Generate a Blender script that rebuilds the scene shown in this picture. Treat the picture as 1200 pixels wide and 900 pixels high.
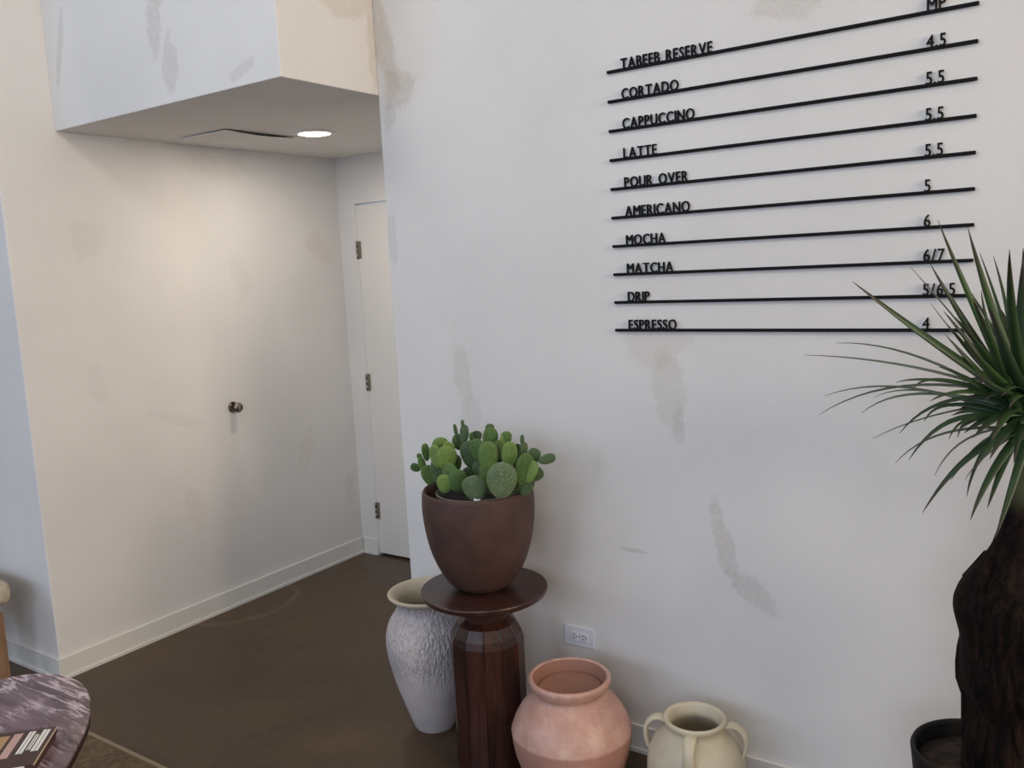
import bpy, bmesh, math, random
from mathutils import Vector, Matrix
random.seed(7)
for o in list(bpy.data.objects): bpy.data.objects.remove(o)
scene = bpy.context.scene
C = scene.collection

# ---------------------------------------------------------------- camera
F_PX = 1012.56
RT = Vector((0.8273269, 0.5595453, -0.0493896))
UP = Vector((-0.0350140, 0.1391249, 0.9896556))
FW = Vector((-0.5606284, 0.8170394, -0.1346937))
CAM = Vector((2.3235, -2.5773, 1.72))
cam_data = bpy.data.cameras.new('camera'); cam = bpy.data.objects.new('camera', cam_data); C.objects.link(cam)
cam_data.sensor_fit = 'HORIZONTAL'; cam_data.sensor_width = 36.0; cam_data.lens = F_PX/1200*36
cam_data.clip_start = 0.05
cam.matrix_world = Matrix(((RT.x, UP.x, -FW.x, CAM.x), (RT.y, UP.y, -FW.y, CAM.y), (RT.z, UP.z, -FW.z, CAM.z), (0, 0, 0, 1)))
scene.camera = cam

# ---------------------------------------------------------------- world, lights, exposure
w = bpy.data.worlds.new('sky'); scene.world = w; w.use_nodes = True
w.node_tree.nodes['Background'].inputs[0].default_value = (0.62, 0.74, 1.0, 1)
w.node_tree.nodes['Background'].inputs[1].default_value = 1.0
scene.view_settings.view_transform = 'Standard'; scene.view_settings.look = 'None'
scene.view_settings.gamma = 1.0; scene.view_settings.use_curve_mapping = False
scene.view_settings.exposure = 0.0

def area(name, loc, size, energy, col, rot, shape='RECTANGLE'):
    L = bpy.data.lights.new(name, 'AREA'); L.shape = shape; L.size = size[0]; L.size_y = size[1]
    L.energy = energy; L.color = col
    o = bpy.data.objects.new(name, L); o.location = loc; o.rotation_euler = rot; C.objects.link(o)
    return o
# daylight through the tall shop windows behind the camera
for wx in (-3.5, 0.0, 3.5):
    area('window_daylight', (wx, -6.35, 2.55), (2.6, 1.4), 44, (0.67, 0.80, 1.0), (math.radians(90), 0, 0))
# warm lamps over the coffee bar, on the right of the room
for ly in (-0.8, -1.9):
    area('bar_lamp', (6.1, ly, 2.6), (1.0, 0.8), 66, (1.0, 0.82, 0.62), (0, math.radians(78), 0))
# unseen overhead fill lights, added to brighten the top of the menu wall
for lx in (-0.4, 1.3):
    area('added_wall_fill', (lx, -1.9, 3.5), (0.5, 0.5), 8.8, (0.97, 0.98, 0.95), (math.radians(28), 0, 0))

# ---------------------------------------------------------------- node helpers
def srgb(r, g, b):
    f = lambda c: (c/255/12.92) if c/255 <= 0.04045 else ((c/255+0.055)/1.055)**2.4
    return (f(r), f(g), f(b), 1)

class NT:
    def __init__(self, name, rough=0.6, col=(0.5, 0.5, 0.5, 1), metal=0.0, spec=0.5):
        self.m = bpy.data.materials.new(name); self.m.use_nodes = True
        self.t = self.m.node_tree; self.N = self.t.nodes; self.L = self.t.links
        self.b = self.N['Principled BSDF']
        self.b.inputs['Base Color'].default_value = col
        self.b.inputs['Roughness'].default_value = rough
        self.b.inputs['Metallic'].default_value = metal
        self.b.inputs['Specular IOR Level'].default_value = spec
        self._c = None
    def co(self):
        if not self._c: self._c = self.N.new('ShaderNodeTexCoord').outputs['Object']
        return self._c
    def mapping(self, vec, loc=(0, 0, 0), rot=(0, 0, 0), scale=(1, 1, 1), typ='POINT'):
        n = self.N.new('ShaderNodeMapping'); n.vector_type = typ
        n.inputs['Location'].default_value = loc; n.inputs['Rotation'].default_value = rot; n.inputs['Scale'].default_value = scale
        self.L.new(vec, n.inputs['Vector']); return n.outputs[0]
    def noise(self, scale, detail=4, rough=0.55, vec=None, dist=0.0, color=False):
        n = self.N.new('ShaderNodeTexNoise'); n.inputs['Scale'].default_value = scale
        n.inputs['Detail'].default_value = detail; n.inputs['Roughness'].default_value = rough
        n.inputs['Distortion'].default_value = dist
        self.L.new(vec if vec else self.co(), n.inputs['Vector'])
        return n.outputs['Color'] if color else n.outputs[0]
    def voronoi(self, scale, vec=None, feature='F1'):
        n = self.N.new('ShaderNodeTexVoronoi'); n.feature = feature; n.inputs['Scale'].default_value = scale
        self.L.new(vec if vec else self.co(), n.inputs['Vector']); return n.outputs['Distance']
    def rng(self, val, a, b, c=0.0, d=1.0, smooth=True):
        n = self.N.new('ShaderNodeMapRange'); n.interpolation_type = 'SMOOTHSTEP' if smooth else 'LINEAR'
        self.L.new(val, n.inputs[0])
        for i, v in enumerate((a, b, c, d)): n.inputs[i+1].default_value = v
        return n.outputs[0]
    def mix(self, fac, a, b):
        n = self.N.new('ShaderNodeMix'); n.data_type = 'RGBA'
        for s, v in ((0, fac), (6, a), (7, b)):
            if isinstance(v, (tuple, float, int)): n.inputs[s].default_value = v
            else: self.L.new(v, n.inputs[s])
        return n.outputs[2]
    def math(self, op, a, b):
        n = self.N.new('ShaderNodeMath'); n.operation = op
        for i, v in enumerate((a, b)):
            if isinstance(v, (float, int)): n.inputs[i].default_value = v
            else: self.L.new(v, n.inputs[i])
        return n.outputs[0]
    def vmath(self, op, a, b=None):
        n = self.N.new('ShaderNodeVectorMath'); n.operation = op
        for i, v in enumerate((a, b)):
            if v is None: continue
            if isinstance(v, tuple): n.inputs[i].default_value = v
            else: self.L.new(v, n.inputs[i])
        return n.outputs['Value'] if op == 'LENGTH' else n.outputs[0]
    def color(self, c): self.L.new(c, self.b.inputs['Base Color'])
    def rough(self, r): self.L.new(r, self.b.inputs['Roughness'])
    def bump(self, h, strength=0.2, dist=0.01):
        n = self.N.new('ShaderNodeBump'); n.inputs['Strength'].default_value = strength; n.inputs['Distance'].default_value = dist
        self.L.new(h, n.inputs['Height']); self.L.new(n.outputs[0], self.b.inputs['Normal'])

PLASTER = srgb(226, 223, 219)
def plaster(name, stains, base=PLASTER, k=1.0):
    """hand-trowelled white plaster; each stain = (centre, half sizes, rotation, colour, strength, raggedness)"""
    t = NT(name, 0.75, base, spec=0.25)
    cloud = t.rng(t.noise(1.6, 5), 0.35, 0.7)
    c = t.mix(cloud, base, tuple(v*0.94 for v in base[:3])+(1,))
    if stains:
        dn = t.vmath('SUBTRACT', t.noise(9.0, 8, 0.74, color=True), (0.5, 0.5, 0.5))
        pore = t.rng(t.noise(60, 3), 0.25, 0.6, 0.55, 1.0)
        for (ctr, sc, rot, col, st, amp) in stains:
            v = t.mapping(t.co(), ctr, rot, sc, 'TEXTURE')
            n = t.N.new('ShaderNodeVectorMath'); n.operation = 'SCALE'; n.inputs['Scale'].default_value = amp*1.5
            t.L.new(dn, n.inputs[0])
            d = t.vmath('LENGTH', t.vmath('ADD', v, n.outputs[0]))
            c = t.mix(t.math('MULTIPLY', t.rng(d, 1.05, 0.70, 0.0, st*0.62*k), pore), c, col)
    t.color(c)
    h = t.math('ADD', t.noise(220, 2), t.math('MULTIPLY', t.noise(9, 4), 2.0))
    t.bump(h, 0.12, 0.004)
    return t.m
BEIGE = srgb(190, 178, 160); GREIGE = srgb(178, 168, 160); GREY = srgb(168, 164, 162); PINK = srgb(196, 170, 156)
R = math.radians
B = 9.0
st_menu = [
    ((0.325, 0, 1.33), (0.045, B, 0.16), (0, R(-8), 0), BEIGE, 0.50, 1.6),
    ((0.36, 0, 1.17), (0.05, B, 0.09), (0, R(15), 0), GREIGE, 0.35, 1.8),
    ((1.13, 0, 1.45), (0.13, B, 0.10), (0, 0, 0), BEIGE, 0.42, 1.4),
    ((1.17, 0, 1.30), (0.07, B, 0.14), (0, R(-6), 0), BEIGE, 0.45, 1.6),
    ((1.20, 0, 1.19), (0.025, B, 0.08), (0, R(-4), 0), GREIGE, 0.35, 1.6),
    ((1.15, 0, 1.68), (0.10, B, 0.12), (0, 0, 0), BEIGE, 0.16, 1.6),
    ((1.345, 0, 0.81), (0.035, B, 0.14), (0, R(-12), 0), GREIGE, 0.55, 1.6),
    ((1.44, 0, 0.66), (0.10, B, 0.05), (0, R(42), 0), GREIGE, 0.55, 1.5),
    ((1.02, 0, 0.735), (0.06, B, 0.009), (0, R(2), 0), GREY, 0.55, 0.8),
    ((0.03, 0, 2.62), (0.06, B, 0.24), (0, R(-14), 0), BEIGE, 0.75, 0.9),
    ((0.10, 0, 2.41), (0.09, B, 0.09), (0, 0, 0), BEIGE, 0.65, 1.5),
    ((0.05, 0, 2.31), (0.035, B, 0.08), (0, R(12), 0), GREIGE, 0.45, 1.6),
    ((1.58, 0, 2.43), (0.12, B, 0.06), (0, 0, 0), BEIGE, 0.55, 1.4),
    ((0.02, 0, 1.85), (0.03, B, 0.12), (0, 0, 0), GREY, 0.35, 1.5),
]
st_left = [
    ((-1.44, -0.39, 1.93), (B, 0.09, 0.11), (R(-25), 0, 0), GREIGE, 0.30, 1.6),
    ((-1.44, 0.43, 1.74), (B, 0.07, 0.14), (R(12), 0, 0), GREIGE, 0.22, 1.6),
    ((-1.44, 1.0, 1.87), (B, 0.12, 0.08), (R(-30), 0, 0), PINK, 0.45, 1.6),
    ((-1.44, -0.03, 1.05), (B, 0.16, 0.035), (R(-20), 0, 0), GREIGE, 0.28, 1.6),
    ((-1.44, 0.02, 0.58), (B, 0.06, 0.13), (R(10), 0, 0), PINK, 0.35, 1.6),
    ((-1.44, 0.78, 0.73), (B, 0.05, 0.15), (R(-20), 0, 0), PINK, 0.30, 1.6),
    ((-1.44, 1.10, 0.42), (B, 0.05, 0.10), (0, 0, 0), PINK, 0.30, 1.6),
    ((-1.44, -0.42, 1.28), (B, 0.05, 0.10), (0, 0, 0), GREY, 0.22, 1.6),
    ((-1.44, 0.35, 2.30), (B, 0.25, 0.07), (0, 0, 0), BEIGE, 0.35, 1.6),
]
st_soffit = [
    ((-0.66, -0.48, 2.72), (0.05, B, 0.16), (0, R(14), 0), GREIGE, 0.55, 1.5),
    ((-0.60, -0.48, 2.53), (0.05, B, 0.11), (0, R(4), 0), GREIGE, 0.50, 1.6),
    ((-1.33, -0.48, 2.72), (0.022, B, 0.17), (0, R(18), 0), GREIGE, 0.50, 1.5),
    ((-0.20, -0.48, 2.45), (0.09, B, 0.025), (0, R(-18), 0), GREIGE, 0.45, 1.6),
    ((0.0, -0.14, 2.70), (0.02, 0.16, 0.06), (R(15), 0, 0), BEIGE, 0.55, 1.6),
    ((0.0, -0.01, 2.55), (0.02, 0.035, 0.20), (0, 0, 0), BEIGE, 0.55, 1.6),
]
M = {}
M['menu_wall'] = plaster('plaster_menu_wall', st_menu)
M['left_wall'] = plaster('plaster_left_wall', st_left, k=0.7)
M['soffit'] = plaster('plaster_soffit', st_soffit)
M['plain'] = plaster('plaster_plain', [])
M['trim'] = NT('white_trim_paint', 0.45, srgb(222, 220, 214)).m
M['door'] = NT('white_door_paint', 0.5, srgb(226, 223, 217)).m

t = NT('stained_concrete', 0.35, spec=0.3)
cl = t.rng(t.noise(1.7, 7, 0.62, dist=0.6), 0.3, 0.72)
fine = t.rng(t.noise(26, 5, 0.7), 0.3, 0.75)
c = t.mix(cl, srgb(58, 45, 33), srgb(86, 68, 49))
c = t.mix(t.math('MULTIPLY', fine, 0.35), c, srgb(92, 76, 58))
ring = t.vmath('LENGTH', t.vmath('ADD', t.mapping(t.co(), (-1.44, 0.25, 0), (0, 0, 0), (0.26, 0.31, 9), 'TEXTURE'),
       t.vmath('MULTIPLY', t.vmath('SUBTRACT', t.noise(5, 4, color=True), (0.5, 0.5, 0.5)), (0.3, 0.3, 0))))
c = t.mix(t.math('MULTIPLY', t.math('MULTIPLY', t.rng(ring, 0.82, 0.97), t.rng(ring, 1.06, 0.97)), 0.55), c, srgb(108, 92, 74))
t.color(c); t.rough(t.rng(cl, 0, 1, 0.28, 0.45)); t.bump(t.noise(40, 4), 0.08, 0.004)
M['floor'] = t.m

# ---------------------------------------------------------------- mesh helpers
def obj(name, verts, faces, mat, parent=None, smooth=False, loc=None):
    me = bpy.data.meshes.new(name); me.from_pydata([tuple(v) for v in verts], [], faces); me.update()
    bm = bmesh.new(); bm.from_mesh(me); bmesh.ops.recalc_face_normals(bm, faces=bm.faces); bm.to_mesh(me); bm.free()
    if smooth:
        for p in me.polygons: p.use_smooth = True
    me.materials.append(mat)
    o = bpy.data.objects.new(name, me); C.objects.link(o)
    if parent: o.parent = parent
    if loc is not None: o.location = loc
    return o
def tag(o, label=None, cat=None, group=None, kind=None):
    for k, v in (('label', label), ('category', cat), ('group', group), ('kind', kind)):
        if v: o[k] = v
    return o
def thing(name, loc, label, cat, group=None, rz=0):
    o = bpy.data.objects.new(name, None); o.empty_display_size = 0.1; o.location = loc; o.rotation_euler = (0, 0, rz)
    C.objects.link(o); return tag(o, label, cat, group)
def boxes(*bs):
    V, Fc = [], []
    for (x0, x1, y0, y1, z0, z1) in bs:
        n = len(V)
        V += [(x, y, z) for z in (z0, z1) for x, y in ((x0, y0), (x1, y0), (x1, y1), (x0, y1))]
        Fc += [tuple(n+i for i in f) for f in ((3, 2, 1, 0), (4, 5, 6, 7), (0, 1, 5, 4), (1, 2, 6, 5), (2, 3, 7, 6), (3, 0, 4, 7))]
    return V, Fc
def bevel(o, wdt=0.004, seg=2):
    m = o.modifiers.new('bevel', 'BEVEL'); m.width = wdt; m.segments = seg; m.limit_method = 'ANGLE'; return o
def lathe(prof, n=64, close_bottom=True, close_top=False, mod=None):
    """prof: list of (z, r)"""
    V, Fc = [], []
    for (z, r) in prof:
        for i in range(n):
            a = 2*math.pi*i/n; rr = r*(mod(a, z) if mod else 1)
            V.append((rr*math.cos(a), rr*math.sin(a), z))
    for j in range(len(prof)-1):
        for i in range(n):
            k = (i+1) % n; Fc.append((j*n+i, j*n+k, (j+1)*n+k, (j+1)*n+i))
    if close_bottom: Fc.append(tuple(range(n))[::-1])
    if close_top: Fc.append(tuple((len(prof)-1)*n+i for i in range(n)))
    return V, Fc
def smooth_prof(pts, sub=6):
    """Catmull-Rom through (z, r) points"""
    out = []
    for i in range(len(pts)-1):
        p0, p1, p2, p3 = pts[max(i-1, 0)], pts[i], pts[i+1], pts[min(i+2, len(pts)-1)]
        for s in range(sub):
            u = s/sub
            out.append(tuple(0.5*(2*p1[k]+(p2[k]-p0[k])*u+(2*p0[k]-5*p1[k]+4*p2[k]-p3[k])*u*u+(3*p1[k]-p0[k]-3*p2[k]+p3[k])*u**3) for k in (0, 1)))
    out.append(pts[-1]); return out
def sweep(path, radii, n=12, flat=1.0, closed_ends=True, side=None):
    """tube along a list of Vectors; section n-gon with radii[i], flattened by flat along the binormal"""
    V, Fc = [], []
    for i, p in enumerate(path):
        d = (path[min(i+1, len(path)-1)]-path[max(i-1, 0)]).normalized()
        ref = side if side else (Vector((0, 0, 1)) if abs(d.z) < 0.9 else Vector((1, 0, 0)))
        a = d.cross(ref).normalized(); b = a.cross(d).normalized()
        for k in range(n):
            th = 2*math.pi*k/n
            V.append(p+a*(radii[i]*math.cos(th)*flat)+b*(radii[i]*math.sin(th)))
    for j in range(len(path)-1):
        for k in range(n):
            q = (k+1) % n; Fc.append((j*n+k, j*n+q, (j+1)*n+q, (j+1)*n+k))
    if closed_ends:
        Fc.append(tuple(range(n))[::-1]); Fc.append(tuple((len(path)-1)*n+k for k in range(n)))
    return V, Fc
def at(u, v, y):
    """point of the plane Y = y seen at photo pixel (u, v)"""
    d = FW+RT*((u-600)/F_PX)+UP*((450-v)/F_PX)
    return CAM+d*((y-CAM.y)/d.y)
def struct(name, bx, mat, bev=0.0):
    o = obj(name, *boxes(*bx), mat); tag(o, kind='structure')
    if bev: bevel(o, bev)
    return o

# ---------------------------------------------------------------- the setting
XC, YE, YD, ZS, ZD, YS = -1.44, -0.74, 1.178, 2.395, 2.12, -0.48
TOPZ = 3.6
struct('floor', [(-6, 6.6, -6.6, 1.5, -0.1, 0.0)], M['floor'])
struct('wall_back', [(0.0, 6.5, 0.0, 1.40, 0.0, TOPZ)], M['menu_wall'], 0.004)
struct('wall_left', [(-6, XC, YE, 1.40, 0.0, TOPZ)], M['left_wall'], 0.006)
struct('wall_alcove', [(XC, -1.302, YD, 1.33, 0, ZS), (-1.302, -0.375, YD, 1.33, ZD+0.006, ZS), (-0.375, 0, YD, 1.33, 0, ZS)], M['plain'])
struct('ceiling_soffit', [(XC, 0.0, YS, 1.40, ZS, TOPZ)], M['soffit'], 0.003)
struct('ceiling', [(-6, 6.6, -6.6, 1.5, TOPZ, TOPZ+0.1)], M['plain'])
struct('wall_right', [(6.5, 6.6, -6.6, 1.5, 0, TOPZ)], M['plain'])
struct('wall_far', [(-6.1, -6.0, -6.6, 1.5, 0, TOPZ)], M['plain'])
wf = [(-6, 6.5, -6.6, -6.4, 0, 0.7), (-6, 6.5, -6.6, -6.4, 3.3, TOPZ)]
for x0, x1 in ((-6, -4.9), (-2.1, -1.4), (1.4, 2.1), (4.9, 6.5)): wf.append((x0, x1, -6.6, -6.4, 0.7, 3.3))
struct('wall_front', wf, M['plain'])

BH = 0.100
def baseboard(name, x0, x1, y0, y1, axis):
    o = struct(name, [(x0, x1, y0, y1, 0.0, BH)], M['trim'], 0.003)
    d = 0.006
    if axis == 'y': s = (x1, x1+d, y0, y1, 0, 0.014)
    else: s = (x0, x1, y0-d, y0, 0, 0.014)
    q = obj('shoe_strip', *boxes(s), M['trim'], o); return o
baseboard('baseboard_back', 0.0, 6.4, -0.012, -0.0005, 'x')
baseboard('baseboard_left', XC+0.0005, XC+0.012, YE-0.012, YD-0.013, 'y')
baseboard('baseboard_alcove', XC+0.013, -1.306, YD-0.012, YD-0.0005, 'x')
baseboard('baseboard_front', -6.0, XC-0.001, YE-0.012, YE-0.0005, 'x')

# door, flush and white, in the alcove
DX0, DX1 = -1.3016, -0.378
d = obj('door_1', *boxes((DX0, DX1, YD+0.002, YD+0.042, 0.014, ZD-0.004)), M['door']); tag(d, kind='structure'); bevel(d, 0.0004, 1)
metal = NT('brushed_steel', 0.35, srgb(150, 143, 132), metal=1.0); M['steel'] = metal.m
M['dark_gap'] = NT('gap_shade', 0.8, srgb(28, 25, 22)).m  # near-black colour for the shade in the gap below the door
for hz in (1.86, 1.075, 0.283):
    V, Fc = lathe([(-0.052, 0.003), (-0.050, 0.008), (-0.0175, 0.008), (-0.017, 0.0068), (-0.016, 0.008), (0.016, 0.008), (0.017, 0.0068), (0.0175, 0.008), (0.050, 0.008), (0.052, 0.003)], 16, True, True)
    h = obj('hinge', V, Fc, M['steel'], d, True, (DX0-0.003, YD-0.004, hz))
    obj('hinge_leaf', *boxes((0.002, 0.026, -0.001, 0.0075, -0.05, 0.05)), M['steel'], h)
obj('door_gap_shade', *boxes((DX0+0.02, DX1, YD+0.012, YD+0.040, 0.001, 0.013)), M['dark_gap'], d)  # dark strip that stands in for the shaded gap under the door
kb = obj('door_knob', *lathe(smooth_prof([(0, 0.030), (0.008, 0.030), (0.012, 0.014), (0.03, 0.012), (0.04, 0.026), (0.055, 0.028), (0.066, 0.018), (0.068, 0.002)], 4), 24, True, True), M['steel'], d, True, (DX1-0.07, YD+0.006, 0.96))
kb.rotation_euler = (R(90), 0, 0)

# round steel wall knob on the cream wall
t = NT('tarnished_steel', 0.28, srgb(120, 108, 96), metal=1.0)
t.color(t.mix(t.rng(t.noise(40), 0.4, 0.6), srgb(70, 58, 50), srgb(170, 160, 148))); M['tarnish'] = t.m
k = thing('door_stop', (XC, 0.302, 1.059), 'small round metal door stop projecting from the bare cream alcove wall', 'door stop')
k.rotation_euler = (0, R(90), 0)
obj('rose', *lathe([(0.0, 0.030), (0.004, 0.030), (0.008, 0.027), (0.009, 0.012)], 28, True, True), M['tarnish'], k, True)
obj('bumper', *lathe(smooth_prof([(0.008, 0.013), (0.024, 0.013), (0.032, 0.022), (0.045, 0.026), (0.056, 0.021), (0.060, 0.004)], 4), 28, True, True), M['tarnish'], k, True)

# alcove downlight
t = NT('lit_lens', 0.4, (1, 1, 1, 1)); t.b.inputs['Emission Color'].default_value = (1.0, 0.93, 0.80, 1); t.b.inputs['Emission Strength'].default_value = 9.0
M['lens'] = t.m
dl = thing('ceiling_downlight', (-0.789, 0.409, ZS), 'lit round recessed downlight with white ring in the alcove ceiling', 'ceiling light')
obj('trim_ring', *lathe([(0.0, 0.098), (-0.006, 0.097), (-0.011, 0.088), (-0.009, 0.076), (-0.001, 0.074)], 48, False, False), M['trim'], dl, True)
obj('lens', *lathe([(-0.001, 0.0745), (-0.007, 0.072), (-0.012, 0.055), (-0.015, 0.028), (-0.016, 0.004)], 48, True, True), M['lens'], dl, True)
L = bpy.data.lights.new('downlight_beam', 'AREA'); L.shape = 'DISK'; L.size = 0.14; L.energy = 6.2; L.color = (1.0, 0.90, 0.78)
lo = bpy.data.objects.new('downlight_beam', L); lo.parent = dl; lo.location = (0, 0, -0.02); C.objects.link(lo)

# access panel in the alcove ceiling, hanging slightly open on one side
ap = thing('access_panel', (-1.10, 0.22, ZS), 'square white access panel sagging in the alcove ceiling beside the downlight', 'access panel')
V, Fc = [], []
n = 8
for s in (0, 1):
    for j in range(n+1):
        for i in range(n+1):
            x, y = -0.16+0.32*i/n, -0.20+0.40*j/n
            sag = 0.0035+0.011*(i/n)*(0.3+0.7*math.sin(math.pi*j/n))
            V.append((x, y, -sag-(0.007 if s else 0)))
m_ = (n+1)*(n+1)
for j in range(n):
    for i in range(n):
        a = j*(n+1)+i; q = (a, a+1, a+n+2, a+n+1); Fc += [q, tuple(m_+x for x in q[::-1])]
edge = [i for i in range(n+1)]+[(j+1)*(n+1)-1 for j in range(1, n+1)]+[n*(n+1)+i for i in range(n-1, -1, -1)]+[j*(n+1) for j in range(n-1, 0, -1)]
for i in range(len(edge)):
    a, b = edge[i], edge[(i+1) % len(edge)]; Fc.append((a, b, m_+b, m_+a))
obj('panel', V, Fc, M['plain'], ap)
obj('frame', *boxes((-0.175, 0.175, -0.215, -0.205, -0.003, -0.0005), (-0.175, 0.175, 0.205, 0.215, -0.003, -0.0005), (-0.175, -0.165, -0.205, 0.205, -0.003, -0.0005), (0.165, 0.175, -0.205, 0.205, -0.003, -0.0005)), M['trim'], ap)

# ---------------------------------------------------------------- menu lettering
M['black'] = NT('matte_black', 0.7, srgb(12, 11, 12), spec=0.2).m
XL, XR, Z0, DZ = 0.989, 2.043, 2.319, 0.0918
rows = [('TABEEB RESERVE', 'MP', 'topmost black menu rail on the wall, with a two-word item and price MP'),
        ('CORTADO', '4.5', 'black menu rail on the wall with letters CORTADO and price 4.5'),
        ('CAPPUCCINO', '5.5', 'black menu rail on the wall with letters CAPPUCCINO and price 5.5'),
        ('LATTE', '5.5', 'black menu rail on the wall with letters LATTE and price 5.5'),
        ('POUR OVER', '5.5', 'black menu rail on the wall with letters POUR OVER and price 5.5'),
        ('AMERICANO', '5', 'black menu rail on the wall with letters AMERICANO and price 5'),
        ('MOCHA', '6', 'black menu rail on the wall with letters MOCHA and price 6'),
        ('MATCHA', '6/7', 'black menu rail on the wall with letters MATCHA and price 6/7'),
        ('DRIP', '5/6.5', 'black menu rail on the wall with letters DRIP and price 5/6.5'),
        ('ESPRESSO', '4', 'lowest black menu rail on the wall with letters ESPRESSO, leaves over its price')]
CAP = 0.034
glyphs = {}
def glyph(ch):
    if ch not in glyphs:
        cu = bpy.data.curves.new('glyph', 'FONT'); cu.body = ch; cu.size = CAP/0.73; cu.extrude = 0.003; cu.resolution_u = 3
        to = bpy.data.objects.new('glyph', cu); C.objects.link(to)
        dg = bpy.context.evaluated_depsgraph_get(); dg.update()
        me = bpy.data.meshes.new_from_object(to.evaluated_get(dg)); me.name = 'letter'
        xs = [v.co.x for v in me.vertices]; x0, x1 = min(xs), max(xs)
        # upright on the wall: x stays, y becomes z
        for v in me.vertices: v.co = (v.co.x-x0, -v.co.z, v.co.y)
        bm = bmesh.new(); bm.from_mesh(me); g2 = bmesh.ops.duplicate(bm, geom=bm.verts[:]+bm.edges[:]+bm.faces[:])   # a heavier stroke
        for v in g2['geom']:
            if isinstance(v, bmesh.types.BMVert): v.co.x += 0.0014; v.co.y -= 0.0002; v.co.z += 0.0005
        bm.to_mesh(me); bm.free()
        me.materials.clear(); me.materials.append(M['black'])
        bpy.data.objects.remove(to); bpy.data.curves.remove(cu)
        glyphs[ch] = (me, x1-x0)
    return glyphs[ch]
def lettering(text, x, z, parent, gap=0.0050, sq=0.78):
    for ch in text:
        if ch == ' ': x += 0.017; continue
        me, wd = glyph(ch)
        o = bpy.data.objects.new('letter', me); C.objects.link(o); o.parent = parent
        o.scale = (sq, 1, 1)
        o.location = (x, -0.007, z); x += wd*sq+gap
    return x
for i, (item, price, lab) in enumerate(rows):
    z = Z0-i*DZ
    r = thing('menu_rail', (XL, 0, z), lab, 'menu sign', 'menu rails on the wall')
    bevel(obj('rail', *boxes((0, XR-XL, -0.012, -0.0008, -0.0045, 0.0045)), M['black'], r), 0.001, 1)
    lettering(item, 0.049, 0.002, r)
    lettering(price, 0.934, 0.002, r)

# ---------------------------------------------------------------- outlet
M['plate'] = NT('white_plastic', 0.35, srgb(224, 225, 230)).m
M['slot'] = NT('outlet_slot', 0.6, srgb(60, 58, 58)).m
ou = thing('wall_outlet', (0.80, 0, 0.378), 'white horizontal electrical outlet plate low on the wall above the terracotta jar', 'outlet')
bevel(obj('cover_plate', *boxes((-0.062, 0.062, -0.006, -0.0008, -0.038, 0.038)), M['plate'], ou), 0.003, 3)
for sx in (-1, 1):
    f = obj('receptacle', *boxes((sx*0.020-0.016, sx*0.020+0.016, -0.009, -0.006, -0.0165, 0.0165)), M['plate'], ou); bevel(f, 0.003, 2)
    obj('slot', *boxes((sx*0.020-0.006, sx*0.020+0.005, -0.0096, -0.009, 0.005, 0.0075)), M['slot'], f)
    obj('slot', *boxes((sx*0.020-0.006, sx*0.020+0.003, -0.0096, -0.009, -0.0075, -0.005)), M['slot'], f)
    obj('ground_hole', *boxes((sx*0.020+0.007, sx*0.020+0.0115, -0.0096, -0.009, -0.002, 0.0025)), M['slot'], f)
obj('screw', *lathe([(0, 0.003), (0.001, 0.0025)], 12, True, True), M['steel'], ou, False, (0, -0.0062, 0)).rotation_euler = (R(90), 0, 0)

# ---------------------------------------------------------------- tall white vase
t = NT('white_ridged_ceramic', 0.62)
t.color(t.mix(t.rng(t.noise(7, 4), 0.35, 0.7), srgb(206, 197, 195), srgb(190, 180, 181)))
wv = t.noise(95, 2, 0.5, t.mapping(t.co(), scale=(1.0, 1.0, 0.33)), 0.6)
sep = t.N.new('ShaderNodeSeparateXYZ'); t.L.new(t.co(), sep.inputs[0])
t.bump(t.math('MULTIPLY', wv, t.rng(sep.outputs[2], 0.16, 0.34, 0.12, 1.0)), 1.0, 0.016); M['vase'] = t.m
M['vase_in'] = NT('vase_inside', 0.8, srgb(196, 182, 160)).m
va = thing('tall_vase', (0.268, -0.215, 0), 'tall white ridged ceramic vase with flared lip on the floor beside the wooden stand', 'vase')
pv = smooth_prof([(0.0, 0.074), (0.012, 0.080), (0.05, 0.093), (0.12, 0.116), (0.20, 0.140), (0.30, 0.161), (0.36, 0.164), (0.415, 0.152), (0.455, 0.127), (0.478, 0.115), (0.500, 0.121), (0.518, 0.139)], 5)
obj('body', *lathe(pv, 72), M['vase'], va, True)
obj('lip', *lathe(smooth_prof([(0.516, 0.137), (0.524, 0.146), (0.531, 0.147), (0.534, 0.141), (0.529, 0.130), (0.515, 0.117), (0.49, 0.108), (0.44, 0.112), (0.38, 0.145), (0.30, 0.150), (0.18, 0.125), (0.03, 0.08)], 4), 72, False, False), M['vase_in'], va, True)

# ---------------------------------------------------------------- wooden pedestal stand
def wood(name, c0, c1, rough):
    t = NT(name, rough)
    g = t.noise(9, 5, 0.65, t.mapping(t.co(), scale=(5, 5, 0.5)), 0.8)
    t.color(t.mix(t.rng(g, 0.3, 0.7), c0, c1)); t.bump(g, 0.08, 0.004); return t.m
M['stave'] = wood('dark_red_wood', srgb(34, 19, 16), srgb(72, 40, 31), 0.3)
t = NT('dark_wood_top', 0.32)
g = t.noise(7, 5, 0.65, t.mapping(t.co(), rot=(0, 0, R(30)), scale=(1, 9, 1)), 0.6)
t.color(t.mix(t.rng(g, 0.3, 0.7), srgb(44, 26, 23), srgb(70, 43, 37))); M['disc'] = t.m
pe = thing('pedestal_stand', (0.603, -0.300, 0), 'dark reddish wooden pedestal stand with faceted column and round top under the cactus pot', 'plant stand')
NS = 12
RO = 0.128
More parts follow.
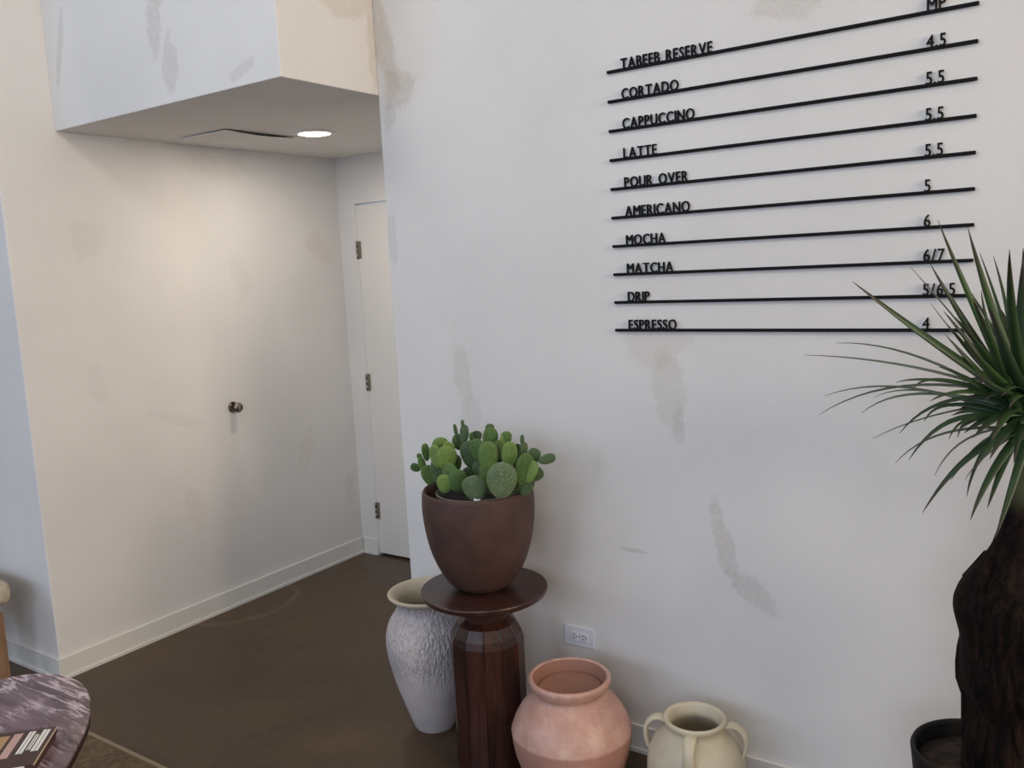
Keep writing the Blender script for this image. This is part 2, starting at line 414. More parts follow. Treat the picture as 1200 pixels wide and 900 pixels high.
for i in range(NS):
    a0, a1 = 2*math.pi*(i+0.006)/NS, 2*math.pi*(i+0.994)/NS
    secs = [(0.0, RO), (0.455, RO), (0.480, RO*0.95), (0.515, RO*0.80), (0.530, RO*0.62)]
    V, Fc = [], []
    for z, r in secs:
        for rr, aa in ((r, a0), (r, a1), (r*0.55, a1), (r*0.55, a0)): V.append((rr*math.cos(aa), rr*math.sin(aa), z))
    for j in range(len(secs)-1):
        for q in range(4): Fc.append((j*4+q, j*4+(q+1) % 4, (j+1)*4+(q+1) % 4, (j+1)*4+q))
    Fc += [(3, 2, 1, 0), tuple(len(V)-4+q for q in range(4))]
    bevel(obj('stave', V, Fc, M['stave'], pe), 0.0015, 1)
obj('neck', *lathe([(0.45, 0.07), (0.53, 0.075), (0.56, 0.085), (0.606, 0.10)], 40, True, True), M['disc'], pe, True)
bevel(obj('round_top', *lathe([(0.606, 0.195), (0.616, 0.213), (0.630, 0.219), (0.636, 0.217)], 72, True, True), M['disc'], pe, False), 0.002)

# ---------------------------------------------------------------- potted cactus
t = NT('brown_stoneware', 0.62)
t.color(t.mix(t.rng(t.noise(11, 5), 0.3, 0.7), srgb(66, 44, 37), srgb(80, 54, 45))); t.bump(t.noise(150, 2), 0.12, 0.002); M['pot'] = t.m
t = NT('potting_soil', 0.95)
t.color(t.mix(t.rng(t.noise(60, 4), 0.4, 0.65), srgb(26, 21, 18), srgb(58, 46, 38))); t.bump(t.noise(90, 4), 0.9, 0.01); M['soil'] = t.m
M['nursery'] = NT('grey_green_plastic', 0.5, srgb(96, 98, 88)).m
PC = Vector((0.598, -0.300, 0.6365))
po = thing('potted_cactus', PC, 'prickly pear cactus in a round brown pot on the wooden stand', 'potted plant')
op = smooth_prof([(0.0, 0.068), (0.006, 0.086), (0.03, 0.116), (0.08, 0.146), (0.14, 0.169), (0.21, 0.184), (0.28, 0.191), (0.335, 0.189), (0.345, 0.187)], 5)
ip = [(0.350, 0.184), (0.349, 0.179), (0.335, 0.176), (0.25, 0.175), (0.20, 0.165)]
obj('pot', *lathe(op+ip, 72), M['pot'], po, True)
obj('soil', *lathe([(0.250, 0.172), (0.262, 0.172), (0.266, 0.12), (0.264, 0.02)], 40, True, True), M['soil'], po, True)
npz = obj('nursery_pot', *lathe([(0.266, 0.128), (0.335, 0.138), (0.341, 0.139), (0.343, 0.134), (0.335, 0.131), (0.312, 0.126)], 48, True, False), M['nursery'], po, True, (0.005, -0.012, 0))
obj('nursery_soil', *lathe([(0.300, 0.122), (0.316, 0.124), (0.322, 0.08), (0.32, 0.01)], 40, True, True), M['soil'], npz, True)
obj('plant_tag', *boxes((-0.010, 0.010, -0.001, 0.001, -0.02, 0.018)), M['plate'], po, False, (0.085, -0.118, 0.335)).rotation_euler = (R(-10), 0, R(35))

def cactus_mat(name, a, b, dots):
    t = NT(name, 0.5, spec=0.3)
    oi = t.N.new('ShaderNodeObjectInfo')
    c = t.mix(oi.outputs['Random'], a, b)
    c = t.mix(t.math('MULTIPLY', t.rng(t.noise(2.2, 3), 0.35, 0.7), 0.45), c, tuple(v*0.72 for v in a[:3])+(1,))
    v = t.voronoi(6.5, t.mapping(t.co(), scale=(1, 0.35, 1)))
    dot = t.rng(v, 0.24, 0.13)
    t.color(t.mix(t.math('MULTIPLY', dot, dots), c, srgb(206, 206, 140)))
    t.bump(dot, 0.6, 0.05); t.b.inputs['Sheen Weight'].default_value = 0.5; t.b.inputs['Sheen Tint'].default_value = (0.85, 0.9, 0.5, 1)
    return t.m
M['pad_young'] = cactus_mat('cactus_young', srgb(84, 116, 50), srgb(112, 138, 66), 0.35)
M['pad_mid'] = cactus_mat('cactus_green', srgb(60, 94, 44), srgb(84, 114, 56), 0.45)
M['pad_old'] = cactus_mat('cactus_old', srgb(56, 82, 52), srgb(74, 98, 60), 0.6)
M['pad_grey'] = cactus_mat('cactus_grey', srgb(74, 96, 68), srgb(90, 110, 78), 0.8)
def pad_mesh(name, mat):
    # egg-shaped flat pad, base at origin, tip at z=2, half width 1, half thickness 0.30
    nu, nv = 18, 12; V, Fc = [(0, 0, 0)], []
    for j in range(1, nv):
        a = math.pi*j/nv; z = 1-math.cos(a); rr = math.sin(a)**0.85*(1+0.14*(z-1)-0.10*max(0, 0.5-z))
        for i in range(nu):
            b = 2*math.pi*i/nu; cx, cy = math.cos(b), math.sin(b)
            V.append((rr*cx, 0.30*math.copysign(abs(cy)**0.9, cy)*math.sin(a)**0.6, z))
    V.append((0, 0, 2)); tip = len(V)-1
    for i in range(nu): Fc.append((0, 1+(i+1) % nu, 1+i)); Fc.append((tip, tip-nu+i, tip-nu+(i+1) % nu))
    for j in range(nv-2):
        for i in range(nu):
            k = (i+1) % nu; Fc.append((1+j*nu+i, 1+j*nu+k, 1+(j+1)*nu+k, 1+(j+1)*nu+i))
    me = bpy.data.meshes.new(name); me.from_pydata(V, [], Fc); me.update()
    for p in me.polygons: p.use_smooth = True
    me.materials.append(mat); return me
PM = {k: pad_mesh('pad', M[m]) for k, m in (('y', 'pad_young'), ('m', 'pad_mid'), ('o', 'pad_old'), ('g', 'pad_grey'))}
# pads: (centre u, v in the photo, half width px, half height px, lean deg (+ right), distance before(-)/behind(+) the pot's axis, turn deg, kind)
PX = 345.0
pads = [
    # left cluster
    (517, 553, 11, 17, -8, -0.02, -10, 'o'), (504, 558, 8, 13, -25, -0.01, 20, 'm'), (487, 548, 5, 6, -60, 0.01, 0, 'm'),
    (523, 537, 11, 13, 5, -0.05, 15, 'y'), (511, 535, 7, 13, -6, -0.04, -25, 'y'), (499, 530, 4, 10, -6, -0.02, 40, 'm'),
    (516, 524, 9, 11, 4, 0.0, 10, 'y'), (524, 527, 5, 9, 2, -0.03, 45, 'y'), (528, 528, 6, 9, 10, 0.01, -30, 'y'),
    (492, 536, 3, 5, -20, 0.0, 0, 'm'), (530, 545, 10, 13, 10, 0.03, 10, 'm'), (521, 567, 8, 10, -4, -0.10, 10, 'y'),
    (527, 556, 8, 12, 8, -0.07, -20, 'm'), (536, 563, 9, 12, 14, -0.08, 15, 'm'), (495, 545, 4, 9, -15, -0.02, 30, 'y'),
    (548, 557, 6, 9, 5, -0.02, 10, 'o'),
    # tall shoot at the back left
    (537, 518, 6, 9, -10, 0.07, 20, 'o'), (544, 509, 5, 11, 6, 0.06, -10, 'o'), (534, 505, 2.2, 8, -8, 0.07, 0, 'o'), (542, 497, 2, 5, 0, 0.06, 0, 'o'),
    (558, 512, 6, 7, 12, 0.08, 15, 'o'), (553, 513, 3, 6, -8, 0.06, 40, 'm'),
    # middle
    (553, 534, 11, 17, -18, 0.03, 10, 'o'), (560, 527, 8, 12, -8, 0.0, -20, 'm'), (572, 535, 10, 16, 2, -0.04, 8, 'm'), (572, 555, 9, 15, 4, -0.04, -20, 'm'),
    (575, 513, 8, 11, 0, 0.04, 10, 'm'), (570, 517, 5, 9, -10, 0.03, 40, 'm'), (574, 503, 5, 6, 4, 0.05, 20, 'o'),
    (593, 514, 6, 8, 10, 0.05, 20, 'm'), (589, 517, 3, 6, -5, 0.04, 50, 'y'),
    (585, 529, 6, 12, -5, 0.02, 35, 'm'), (597, 533, 8, 14, 6, -0.01, -10, 'y'), (604, 535, 6, 14, 12, 0.03, 30, 'm'),
    (588, 563, 15, 18, 6, -0.10, 6, 'g'), (556, 572, 12, 13, -14, -0.115, -12, 'g'), (562, 555, 8, 14, 0, 0.01, 0, 'o'),
    # right cluster
    (614, 550, 9, 17, 14, -0.03, 12, 'm'), (622, 553, 6, 12, 24, -0.02, -25, 'y'), (627, 556, 8, 9, 60, 0.0, 10, 'o'),
    (625, 535, 7, 9, 20, 0.02, 10, 'o'), (641, 538, 5, 9, 76, 0.02, 0, 'o'), (614, 527, 4, 8, 4, 0.03, 30, 'o'), (612, 516, 2.2, 6, 2, 0.03, 10, 'o'),
    (608, 555, 8, 16, 10, 0.02, 10, 'o'), (600, 553, 9, 16, 0, 0.05, 10, 'o'), (575, 548, 10, 17, 0, 0.08, 0, 'o'),
    # hidden feet that carry the crown
    (515, 575, 10, 14, -10, 0.03, 0, 'o'), (570, 574, 10, 14, 0, 0.04, 0, 'o'), (604, 573, 9, 14, 8, 0.03, 20, 'o'), (545, 574, 9, 14, 0, 0.03, 20, 'o'), (618, 570, 6, 11, 28, -0.02, 0, 'o'), (590, 575, 10, 13, 0, -0.02, 20, 'o')]
for (u, v, hw, hh, lean, dd, turn, kind) in pads:
    if hw < 10: turn = turn*1.3+random.uniform(-18, 18)
    c = at(u, v, PC.y+dd)-PC
    z_ax = Vector((RT.x*math.sin(R(lean)), RT.y*math.sin(R(lean)), math.cos(R(lean)))).normalized()
    face = Vector((-FW.x, -FW.y, 0)).normalized()
    y_ax = (face-z_ax*face.dot(z_ax)).normalized(); x_ax = y_ax.cross(z_ax)
    rot = Matrix((x_ax, y_ax, z_ax)).transposed() @ Matrix.Rotation(R(turn), 3, 'Z')
    o = bpy.data.objects.new('pad', PM[kind]); C.objects.link(o); o.parent = po
    s = 1.10/PX; sx = hw*s/max(0.75, math.cos(R(turn)))
    o.scale = (sx, max(0.02, sx*1.0), hh*s)
    o.rotation_euler = rot.to_euler(); o.location = c-z_ax*(hh*s)

# ---------------------------------------------------------------- terracotta jar
t = NT('terracotta', 0.42)
n1 = t.rng(t.noise(12, 6, 0.68), 0.35, 0.66)
c = t.mix(n1, srgb(188, 144, 128), srgb(204, 164, 150))
c = t.mix(t.math('MULTIPLY', t.rng(t.noise(9, 5, 0.7, t.mapping(t.co(), scale=(2.5, 2.5, 0.8))), 0.52, 0.75), 0.6), c, srgb(212, 188, 164))
sep = t.N.new('ShaderNodeSeparateXYZ'); t.L.new(t.co(), sep.inputs[0])
c = t.mix(t.math('MULTIPLY', t.rng(sep.outputs[2], 0.215, 0.205), 0.6), c, srgb(172, 122, 108))
t.color(c); t.bump(t.noise(30, 4), 0.15, 0.004); M['terra'] = t.m
M['terra_in'] = NT('terracotta_inside', 0.7, srgb(150, 106, 88)).m
tj = thing('terracotta_jar', (0.930, -0.300, 0), 'squat terracotta jar with keeled shoulder and wide open neck on the floor', 'jar')
body = smooth_prof([(0, 0.118), (0.01, 0.124), (0.05, 0.152), (0.11, 0.180), (0.17, 0.194), (0.212, 0.198)], 5)+smooth_prof([(0.217, 0.1965), (0.250, 0.184), (0.290, 0.160), (0.318, 0.132), (0.333, 0.118), (0.345, 0.116)], 4)
obj('body', *lathe(body, 80), M['terra'], tj, True)
obj('rim', *lathe(smooth_prof([(0.343, 0.115), (0.352, 0.123), (0.366, 0.132), (0.380, 0.136), (0.389, 0.133), (0.391, 0.126), (0.387, 0.120)], 4), 80, False, False), M['terra'], tj, True)
obj('neck_interior', *lathe(smooth_prof([(0.3875, 0.1205), (0.370, 0.113), (0.345, 0.107), (0.315, 0.106)], 4), 80, False, False), M['terra_in'], tj, True)
obj('inner_shelf', *lathe([(0.328, 0.105), (0.350, 0.106), (0.353, 0.102), (0.347, 0.095), (0.345, 0.01)], 64, True, True), M['terra_in'], tj, True)

# ---------------------------------------------------------------- cream jar with strap handles
t = NT('cream_ceramic', 0.55)
t.color(t.mix(t.rng(t.noise(8, 5), 0.3, 0.72), srgb(212, 202, 176), srgb(196, 184, 158))); t.bump(t.noise(60, 3), 0.12, 0.003); M['cream'] = t.m
cj = thing('cream_jar', (1.322, -0.205, 0), 'small cream ceramic jar with strap handles around its neck on the floor', 'jar')
body = smooth_prof([(0, 0.098), (0.008, 0.104), (0.05, 0.134), (0.10, 0.149), (0.15, 0.151), (0.195, 0.144), (0.232, 0.126), (0.256, 0.104), (0.270, 0.091), (0.282, 0.090), (0.292, 0.096), (0.302, 0.098)], 5)
inn = smooth_prof([(0.306, 0.093), (0.305, 0.086), (0.296, 0.080), (0.27, 0.075), (0.24, 0.092), (0.18, 0.125), (0.10, 0.135), (0.02, 0.09)], 4)
obj('body', *lathe(body+inn, 72, True, True), M['cream'], cj, True)
for ang in (-75, -165, 15):
    ca, sa = math.cos(R(ang)), math.sin(R(ang)); dr = Vector((ca, sa, 0)); tg = Vector((-sa, ca, 0))
    pr = [(0.088, 0.284), (0.106, 0.291), (0.124, 0.289), (0.140, 0.278), (0.151, 0.260), (0.155, 0.238), (0.152, 0.215), (0.146, 0.196), (0.138, 0.188)]
    path = [dr*r_+Vector((0, 0, z_)) for r_, z_ in smooth_prof(pr, 3)]
    V, Fc = [], []
    n = 12
    for i, p in enumerate(path):
        d_ = (path[min(i+1, len(path)-1)]-path[max(i-1, 0)]).normalized(); nn = d_.cross(tg).normalized()
        wd = 0.017+0.004*abs(2*i/(len(path)-1)-1)
        for k_ in range(n):
            th = 2*math.pi*k_/n; V.append(p+tg*(wd*math.cos(th))+nn*(0.0075*math.sin(th)))
    for j in range(len(path)-1):
        for k_ in range(n): q = (k_+1) % n; Fc.append((j*n+k_, j*n+q, (j+1)*n+q, (j+1)*n+k_))
    Fc += [tuple(range(n)), tuple((len(path)-1)*n+k_ for k_ in range(n))]
    obj('handle', V, Fc, M['cream'], cj, True)

# ---------------------------------------------------------------- dracaena in a black pot
M['black_pot'] = NT('dark_pot', 0.6, srgb(20, 16, 15), spec=0.3).m
t = NT('brown_soil', 0.95)
t.color(t.mix(t.rng(t.noise(30, 5), 0.35, 0.65), srgb(34, 25, 19), srgb(66, 50, 40))); t.bump(t.noise(50, 4), 0.8, 0.01); M['soil2'] = t.m
t = NT('fibrous_trunk', 0.85, spec=0.12)
fb = t.noise(18, 5, 0.7, t.mapping(t.co(), scale=(4, 4, 0.6)), 0.8)
sep = t.N.new('ShaderNodeSeparateXYZ'); t.L.new(t.co(), sep.inputs[0])
c = t.mix(t.rng(fb, 0.35, 0.7), srgb(10, 7, 6), srgb(40, 27, 21))
c = t.mix(t.rng(sep.outputs[2], 1.10, 1.18), c, srgb(96, 100, 70))
t.color(c); t.bump(fb, 0.5, 0.006); M['trunk'] = t.m
DY = -0.35
dp = thing('potted_dracaena', (2.12, DY, 0), 'spiky green dracaena with thick gnarled dark trunk in a black pot', 'potted plant')
obj('pot', *lathe(smooth_prof([(0, 0.105), (0.01, 0.112), (0.20, 0.131), (0.40, 0.147), (0.478, 0.154)], 4)+[(0.492, 0.156), (0.499, 0.153), (0.499, 0.147), (0.490, 0.143), (0.42, 0.139)], 56), M['black_pot'], dp, True)
obj('soil', *lathe([(0.40, 0.137), (0.455, 0.1405), (0.462, 0.10), (0.468, 0.02)], 40, True, True), M['soil2'], dp, True)
tr = [(0.45, 0.045, 0.085), (0.52, 0.052, 0.088), (0.60, 0.06, 0.090), (0.64, 0.066, 0.096), (0.68, 0.07, 0.116), (0.74, 0.072, 0.124), (0.80, 0.072, 0.120), (0.867, 0.072, 0.132), (0.91, 0.073, 0.126), (0.95, 0.074, 0.106), (0.99, 0.075, 0.080), (1.03, 0.075, 0.060), (1.09, 0.076, 0.045), (1.14, 0.076, 0.026), (1.20, 0.077, 0.023), (1.28, 0.077, 0.024), (1.35, 0.077, 0.018)]
V, Fc = [], []; n = 64
sec = []
for i in range(len(tr)-1):
    for s in range(5):
        u = s/5; q0, q1, q2, q3 = tr[max(i-1, 0)], tr[i], tr[i+1], tr[min(i+2, len(tr)-1)]
        sec.append(tuple(0.5*(2*q1[k_]+(q2[k_]-q0[k_])*u+(2*q0[k_]-5*q1[k_]+4*q2[k_]-q3[k_])*u*u+(3*q1[k_]-q0[k_]-3*q2[k_]+q3[k_])*u**3) for k_ in range(3)))
sec.append(tr[-1])
for (z, xo, r_) in sec:
    for k_ in range(n):
        a = 2*math.pi*k_/n
        amp = 0.16*min(1, max(0, (r_-0.02)/0.06))
        tw = a+z*2.2+0.25*math.sin(9*z)
        rr = r_*(1-amp*0.5+amp*abs(math.sin(2.5*tw))**0.7*0.9+0.05*amp*math.sin(11*a+20*z))
        V.append((xo+rr*math.cos(a), rr*math.sin(a), z))
for j in range(len(sec)-1):
    for k_ in range(n): q = (k_+1) % n; Fc.append((j*n+k_, j*n+q, (j+1)*n+q, (j+1)*n+k_))
Fc += [tuple(range(n))[::-1], tuple((len(sec)-1)*n+k_ for k_ in range(n))]
obj('trunk', V, Fc, M['trunk'], dp, True)
for i, (a0, da, z0, z1) in enumerate(((200, -30, 0.50, 1.00), (228, 26, 0.62, 1.00), (252, -22, 0.48, 1.00), (285, 30, 0.55, 1.02), (178, 24, 0.60, 0.96), (320, -20, 0.5, 1.05), (20, 25, 0.5, 1.0), (100, -25, 0.5, 1.05))):
    path, rad = [], []
    for k_ in range(15):
        u = k_/14; z = z0+(z1-z0)*u
        j = min(range(len(sec)), key=lambda q_: abs(sec[q_][0]-z)); a = R(a0+da*math.sin(2.6*u+i))
        path.append(Vector((sec[j][1]+sec[j][2]*0.93*math.cos(a), sec[j][2]*0.93*math.sin(a), z))); rad.append((0.020+0.006*math.sin(7*u+i))*(math.sin(math.pi*(0.06+0.88*u))**0.5))
    obj('trunk_ridge', *sweep(path, rad, 10), M['trunk'], dp, True)
def leaf_mat(name, a, b, tipc):
    t = NT(name, 0.42, spec=0.4)
    uv = t.N.new('ShaderNodeTexCoord').outputs['UV']; sp = t.N.new('ShaderNodeSeparateXYZ'); t.L.new(uv, sp.inputs[0])
    oi = t.N.new('ShaderNodeObjectInfo')
    c = t.mix(oi.outputs['Random'], a, b)
    c = t.mix(t.math('MULTIPLY', t.rng(t.noise(40, 3, vec=t.mapping(uv, scale=(3, 0.15, 1))), 0.4, 0.65), 0.35), c, tuple(v*1.7 for v in a[:3])+(1,))
    c = t.mix(t.rng(sp.outputs[1], 0.62, 1.0), c, tipc); t.color(c); return t.m
M['leaf'] = leaf_mat('dracaena_leaf', srgb(28, 50, 28), srgb(54, 80, 40), srgb(52, 44, 34))
M['leaf_thin'] = leaf_mat('dracaena_thin_leaf', srgb(78, 88, 70), srgb(104, 112, 90), srgb(110, 98, 90))
HEAD = Vector((2.198, DY, 1.345))
def leaf(base, ctrl, tip, wd, mat, seg=10):
    V, Fc = [], []
    D = (tip-base).normalized(); h = (CAM-HEAD); h.z = 0; h.normalize()
    ref = (h*0.75+Vector((0, 0, 0.66))).normalized()
    if abs(D.dot(ref)) > 0.8: ref = (h*-0.66+Vector((0, 0, 0.75))).normalized()
    for i in range(seg+1):
        u = i/seg
        p = base*((1-u)**2)+ctrl*(2*u*(1-u))+tip*(u*u)
        d_ = ((ctrl-base)*(2*(1-u))+(tip-ctrl)*(2*u)).normalized()
        s = d_.cross(ref).normalized()
        nn = s.cross(d_).normalized()
        ww = wd*(0.55+0.45*min(1, u/0.18))*(1-u**2.2)**0.9 + 0.0004
        th = 0.0011*(1-u)+0.0003
        keel = nn*(-0.35*ww)
        V += [p+s*ww+nn*th, p+keel+nn*th, p-s*ww+nn*th, p+s*ww-nn*th, p+keel-nn*th, p-s*ww-nn*th]
    for i in range(seg):
        a, b = i*6, i*6+6
        for q in ((0, 1), (1, 2)): Fc += [(a+q[0], a+q[1], b+q[1], b+q[0]), (a+3+q[1], a+3+q[0], b+3+q[0], b+3+q[1])]
        Fc += [(a+3, a, b, b+3), (a+2, a+5, b+5, b+2)]
    Fc += [(0, 3, 4, 1), (1, 4, 5, 2), (seg*6, seg*6+1, seg*6+4, seg*6+3), (seg*6+1, seg*6+2, seg*6+5, seg*6+4)]
    O_ = Vector((2.12, DY, 0))
    o = obj('leaf', [v-O_ for v in V], Fc, mat, dp, True)
    uvl = o.data.uv_layers.new(name='UVMap')
    for lp in o.data.loops: uvl.data[lp.index].uv = ((lp.vertex_index % 3)/2, (lp.vertex_index//6)/seg)
    return o
# leaves seen against the wall: tip px, middle px, tip depth (Y), half width, thin?
lv = [((1099, 258), (1152, 390), -0.50, 0.0105, 0), ((1134, 266), (1166, 385), -0.45, 0.012, 0), ((1183, 292), (1182, 390), -0.60, 0.014, 0),
      ((1199, 300), (1192, 390), -0.40, 0.013, 0), ((1164, 300), (1187, 370), -0.25, 0.006, 0), ((1148, 296), (1176, 370), -0.22, 0.005, 0),
      ((999, 330), (1095, 405), -0.58, 0.0125, 0), ((1090, 309), (1142, 400), -0.48, 0.011, 0), ((1066, 312), (1120, 370), -0.18, 0.0035, 1),
      ((1150, 340), (1155, 400), -0.30, 0.007, 0), ((1132, 336), (1165, 380), -0.28, 0.005, 0), ((1091, 356), (1130, 410), -0.30, 0.004, 1),
      ((1106, 365), (1150, 415), -0.40, 0.009, 0), ((1110, 380), (1150, 430), -0.50, 0.010, 0), ((1108, 392), (1150, 440), -0.45, 0.009, 0), ((1120, 372), (1160, 420), -0.55, 0.011, 0),
      ((943, 416), (1085, 420), -0.22, 0.0055, 1), ((980, 402), (1080, 398), -0.25, 0.005, 1), ((960, 486), (1048, 428), -0.20, 0.0055, 1), ((966, 464), (1060, 430), -0.22, 0.005, 1),
      ((1010, 484), (1060, 440), -0.24, 0.006, 1), ((1024, 466), (1070, 440), -0.2, 0.004, 1), ((1050, 448), (1090, 436), -0.40, 0.005, 0), ((1069, 456), (1090, 425), -0.50, 0.006, 0),
      ((1023, 514), (1090, 478), -0.22, 0.003, 1), ((1054, 508), (1100, 448), -0.36, 0.006, 0), ((1065, 539), (1115, 460), -0.46, 0.008, 0), ((1049, 543), (1095, 490), -0.25, 0.005, 1),
      ((1083, 494), (1100, 455), -0.40, 0.006, 0), ((1095, 558), (1120, 500), -0.30, 0.004, 1), ((1081, 601), (1130, 520), -0.50, 0.009, 0), ((1122, 513), (1130, 470), -0.42, 0.007, 0),
      ((1112, 515), (1125, 475), -0.5, 0.005, 0), ((1133, 582), (1140, 530), -0.36, 0.006, 0), ((1137, 610), (1160, 545), -0.50, 0.011, 0), ((1157, 596), (1175, 540), -0.45, 0.010, 0),
      ((1166, 632), (1190, 560), -0.52, 0.010, 0), ((1131, 562), (1150, 530), -0.28, 0.003, 1), ((1168, 500), (1180, 470), -0.55, 0.009, 0), ((1090, 470), (1130, 445), -0.55, 0.008, 0),
      ((1140, 350), (1165, 410), -0.62, 0.013, 0), ((1160, 360), (1178, 420), -0.66, 0.015, 0), ((1130, 400), (1160, 440), -0.62, 0.014, 0), ((1145, 440), (1170, 460), -0.66, 0.014, 0), ((1100, 430), (1140, 440), -0.5, 0.010, 0)]
for (tp, cp, y_, wd, thin) in lv:
    tip = at(tp[0], tp[1], y_); ctl = at(cp[0], cp[1], DY*0.6+y_*0.4)
    b0 = HEAD+Vector((random.uniform(-0.012, 0.004), random.uniform(-0.015, 0.01), random.uniform(-0.05, 0.03)))
    leaf(b0, ctl, tip, wd*(0.62 if thin else 0.92), M['leaf_thin'] if thin else M['leaf'], 12)
# the rest of the crown, all round
for i in range(70):
    az = 2*math.pi*random.random(); el = R(random.choice((70, 55, 40, 25, 10, -5, -25))+random.uniform(-8, 8))
    ln = random.uniform(0.26, 0.42)
    dr = Vector((math.cos(az)*math.cos(el), math.sin(az)*math.cos(el), math.sin(el)))
    img_left = dr.dot(RT)
    if img_left < -0.1: ln *= 0.45
    if dr.y > 0: ln = min(ln, 0.30/max(0.2, dr.y))
    b0 = HEAD+Vector((random.uniform(-0.01, 0.01), random.uniform(-0.01, 0.01), random.uniform(-0.06, 0.03)))
    tip = b0+dr*ln+Vector((0, 0, -0.25*ln if el < R(45) else 0)); ctl = b0+dr*(ln*0.55)+Vector((0, 0, 0.03))
    leaf(b0, ctl, tip, random.uniform(0.009, 0.014), M['leaf'], 8)

# ---------------------------------------------------------------- rug
t = NT('brown_rug', 0.95, spec=0.1)
n1 = t.rng(t.noise(30, 6, 0.75), 0.3, 0.72)
t.color(t.mix(n1, srgb(88, 74, 60), srgb(124, 106, 86))); t.bump(t.noise(160, 3), 0.8, 0.006); M['rug'] = t.m
M['rug_edge'] = NT('rug_binding', 0.9, srgb(140, 122, 100)).m
rg = thing('floor_rug', (-0.45, -1.95, 0), 'mottled brown rug with lighter bound edge on the floor under the marble table', 'rug')
bevel(obj('pile', *boxes((-0.80, 2.0, -1.0, 0.995, 0.0005, 0.012)), M['rug'], rg), 0.004)
bevel(obj('binding', *boxes((-0.82, 2.02, 0.995, 1.012, 0.0005, 0.014), (-0.82, 2.02, -1.017, -1.0, 0.0005, 0.014), (-0.82, -0.80, -1.0, 0.995, 0.0005, 0.014), (2.0, 2.02, -1.0, 0.995, 0.0005, 0.014)), M['rug_edge'], rg), 0.003)

# ---------------------------------------------------------------- marble table
t = NT('burgundy_marble', 0.12)
v0 = t.mapping(t.co(), rot=(0, 0, R(38)), scale=(0.8, 6.0, 1.0))
n1 = t.noise(4.5, 8, 0.62, v0, 0.4)
c = t.mix(t.rng(n1, 0.3, 0.7), srgb(84, 60, 62), srgb(126, 100, 104))
vein = t.math('ABSOLUTE', t.math('SUBTRACT', t.noise(5.0, 8, 0.62, v0, 0.35), 0.5), 0)
c = t.mix(t.math('MULTIPLY', t.rng(vein, 0.055, 0.006), t.rng(t.noise(3, 3), 0.36, 0.5)), c, srgb(206, 186, 192))
vein2 = t.math('ABSOLUTE', t.math('SUBTRACT', t.noise(11.0, 6, 0.65, v0, 0.4), 0.5), 0)
c = t.mix(t.math('MULTIPLY', t.rng(vein2, 0.05, 0.005), t.rng(t.noise(2.2, 3), 0.48, 0.6)), c, srgb(186, 164, 172))
t.color(c); M['marble'] = t.m
M['marble_edge'] = NT('dark_marble_edge', 0.3, srgb(44, 28, 26)).m
out = [(-0.645, -1.45), (-0.628, -1.345), (-0.588, -1.272), (-0.50, -1.222), (-0.42, -1.208), (-0.345, -1.214), (-0.266, -1.238), (-0.189, -1.277), (-0.095, -1.337), (0.005, -1.425), (0.088, -1.512), (0.145, -1.62), (0.15, -1.76), (0.09, -1.90), (-0.03, -2.0), (-0.2, -2.04), (-0.38, -2.0), (-0.53, -1.88), (-0.62, -1.70), (-0.65, -1.56)]
TC = Vector((-0.26, -1.62, 0)); TZ = 0.46
loop = []
for i in range(len(out)):
    P = [Vector((*out[(i+k_) % len(out)], 0)) for k_ in (-1, 0, 1, 2)]
    for s in range(4):
        u = s/4; loop.append(0.5*(2*P[1]+(P[2]-P[0])*u+(2*P[0]-5*P[1]+4*P[2]-P[3])*u*u+(3*P[1]-P[0]-3*P[2]+P[3])*u**3))
def slab(name, loop, z0, z1, mat, parent, inset=0.0):
    V, Fc = [], []
    nn = len(loop)
    for z in (z0, z1):
        for p in loop: q = (p-TC)*(1-inset); V.append((q.x, q.y, z))
    for i in range(nn): k_ = (i+1) % nn; Fc.append((i, k_, nn+k_, nn+i))
    Fc += [tuple(range(nn))[::-1], tuple(nn+i for i in range(nn))]
    return obj(name, V, Fc, mat, parent)
mt = thing('marble_table', TC+Vector((0, 0, 0.0125)), 'low burgundy veined marble table with rounded outline, on the brown rug', 'table')
bevel(slab('tabletop', loop, TZ-0.0125-0.012, TZ-0.0125, M['marble'], mt), 0.003)
slab('tabletop_edge', loop, TZ-0.0125-0.030, TZ-0.0125-0.0125, M['marble_edge'], mt, 0.006)
obj('base', *lathe([(0.0, 0.20), (0.02, 0.20), (0.04, 0.17), (TZ-0.046, 0.15)], 48, True, True), M['marble_edge'], mt, True)

# ---------------------------------------------------------------- book on the table
M['cover'] = NT('brown_cover', 0.4, srgb(70, 42, 32)).m
M['page'] = NT('page_edge', 0.8, srgb(206, 184, 150)).m
M['print_w'] = NT('white_print', 0.5, srgb(232, 228, 218)).m
M['print_p'] = NT('pink_print', 0.5, srgb(196, 160, 148)).m
M['print_g'] = NT('gold_print', 0.5, srgb(176, 142, 98)).m
p0 = Vector((-0.09, -1.429, 0)); p1 = Vector((0.051, -1.568, 0))
ex = (p1-p0).normalized(); ey = Vector((ex.y, -ex.x, 0))  # ex along the right edge to the camera, ey to the left
bl = (p1-p0).length; bw = 0.24
bk = thing('flat_box', Vector((p0.x, p0.y, TZ)), 'flat brown box with white and pink printed bars on its lid, on the marble table', 'box')
bk.rotation_euler = (0, 0, math.atan2(ex.y, ex.x))
sgn = 1 if (Matrix.Rotation(math.atan2(ex.y, ex.x), 3, 'Z') @ Vector((0, 1, 0))).dot(ey) > 0 else -1
def bb(x0, x1, y0, y1, z0, z1): return boxes((x0, x1, min(sgn*y0, sgn*y1), max(sgn*y0, sgn*y1), z0, z1))
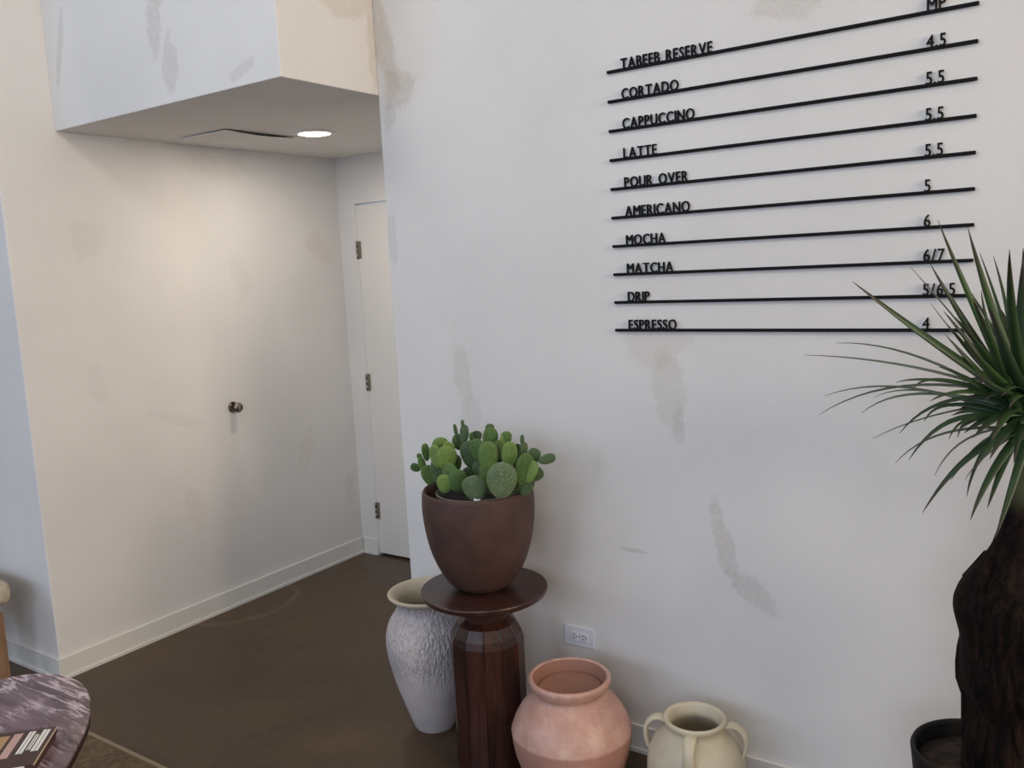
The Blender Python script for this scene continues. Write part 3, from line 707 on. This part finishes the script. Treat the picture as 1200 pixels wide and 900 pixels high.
obj('tray', *bb(0.004, bl-0.004, 0.004, bw-0.004, 0.001, 0.024), M['cover'], bk)
fc = obj('lid', *bb(0, bl, 0, bw, 0.014, 0.030), M['cover'], bk)
for (a, b, y0, y1, m) in ((0.012, 0.125, 0.012, 0.020, 'print_w'), (0.010, 0.125, 0.022, 0.031, 'print_w'), (0.035, 0.115, 0.035, 0.039, 'print_w'), (0.03, 0.115, 0.0415, 0.045, 'print_w'), (0.012, 0.13, 0.050, 0.058, 'print_w'), (0.012, 0.13, 0.060, 0.067, 'print_w'),
                          (0.015, 0.145, 0.082, 0.105, 'print_p'), (0.02, 0.10, 0.115, 0.15, 'print_g')):
    obj('printed_bar', *bb(a, b, y0, y1, 0.0300, 0.0304), M[m], fc)
obj('lid_edge', *bb(0.0, bl, -0.0012, 0.0005, 0.0265, 0.0304), M['page'], bk)
obj('printed_bar', *bb(bl, bl+0.0006, 0.022, 0.062, 0.015, 0.029), M['print_w'], fc)

# ---------------------------------------------------------------- upholstered stool by the left wall
t = NT('cream_upholstery', 0.95, spec=0.1)
t.color(t.mix(t.rng(t.noise(50, 3), 0.3, 0.7), srgb(206, 194, 174), srgb(184, 170, 150))); t.bump(t.noise(220, 2), 0.5, 0.003); M['cloth'] = t.m
M['leg_wood'] = wood('pale_brown_wood', srgb(128, 98, 74), srgb(158, 124, 96), 0.5)
sl = thing('upholstered_stool', (-1.775, -1.08, 0), 'cream upholstered stool with brown wooden legs in front of the left wall corner', 'stool')
S = 0.235
cu = obj('cushion', *boxes((-S, S, -S, S, 0.372, 0.485)), M['cloth'], sl); bevel(cu, 0.045, 5)
for p in cu.data.polygons: p.use_smooth = True
bevel(obj('seat_frame', *boxes((-S+0.045, S-0.045, -S+0.045, S-0.045, 0.335, 0.374)), M['leg_wood'], sl), 0.004)
for sx in (-1, 1):
    for sy in (-1, 1):
        V, Fc = boxes((-0.024, 0.024, -0.024, 0.024, 0.0, 0.34)); V = [((x*(0.9 if z < 0.1 else 1), y*(0.9 if z < 0.1 else 1), z)) for x, y, z in V]
        bevel(obj('leg', V, Fc, M['leg_wood'], sl, False, (sx*(S-0.062), sy*(S-0.062), 0)), 0.004)
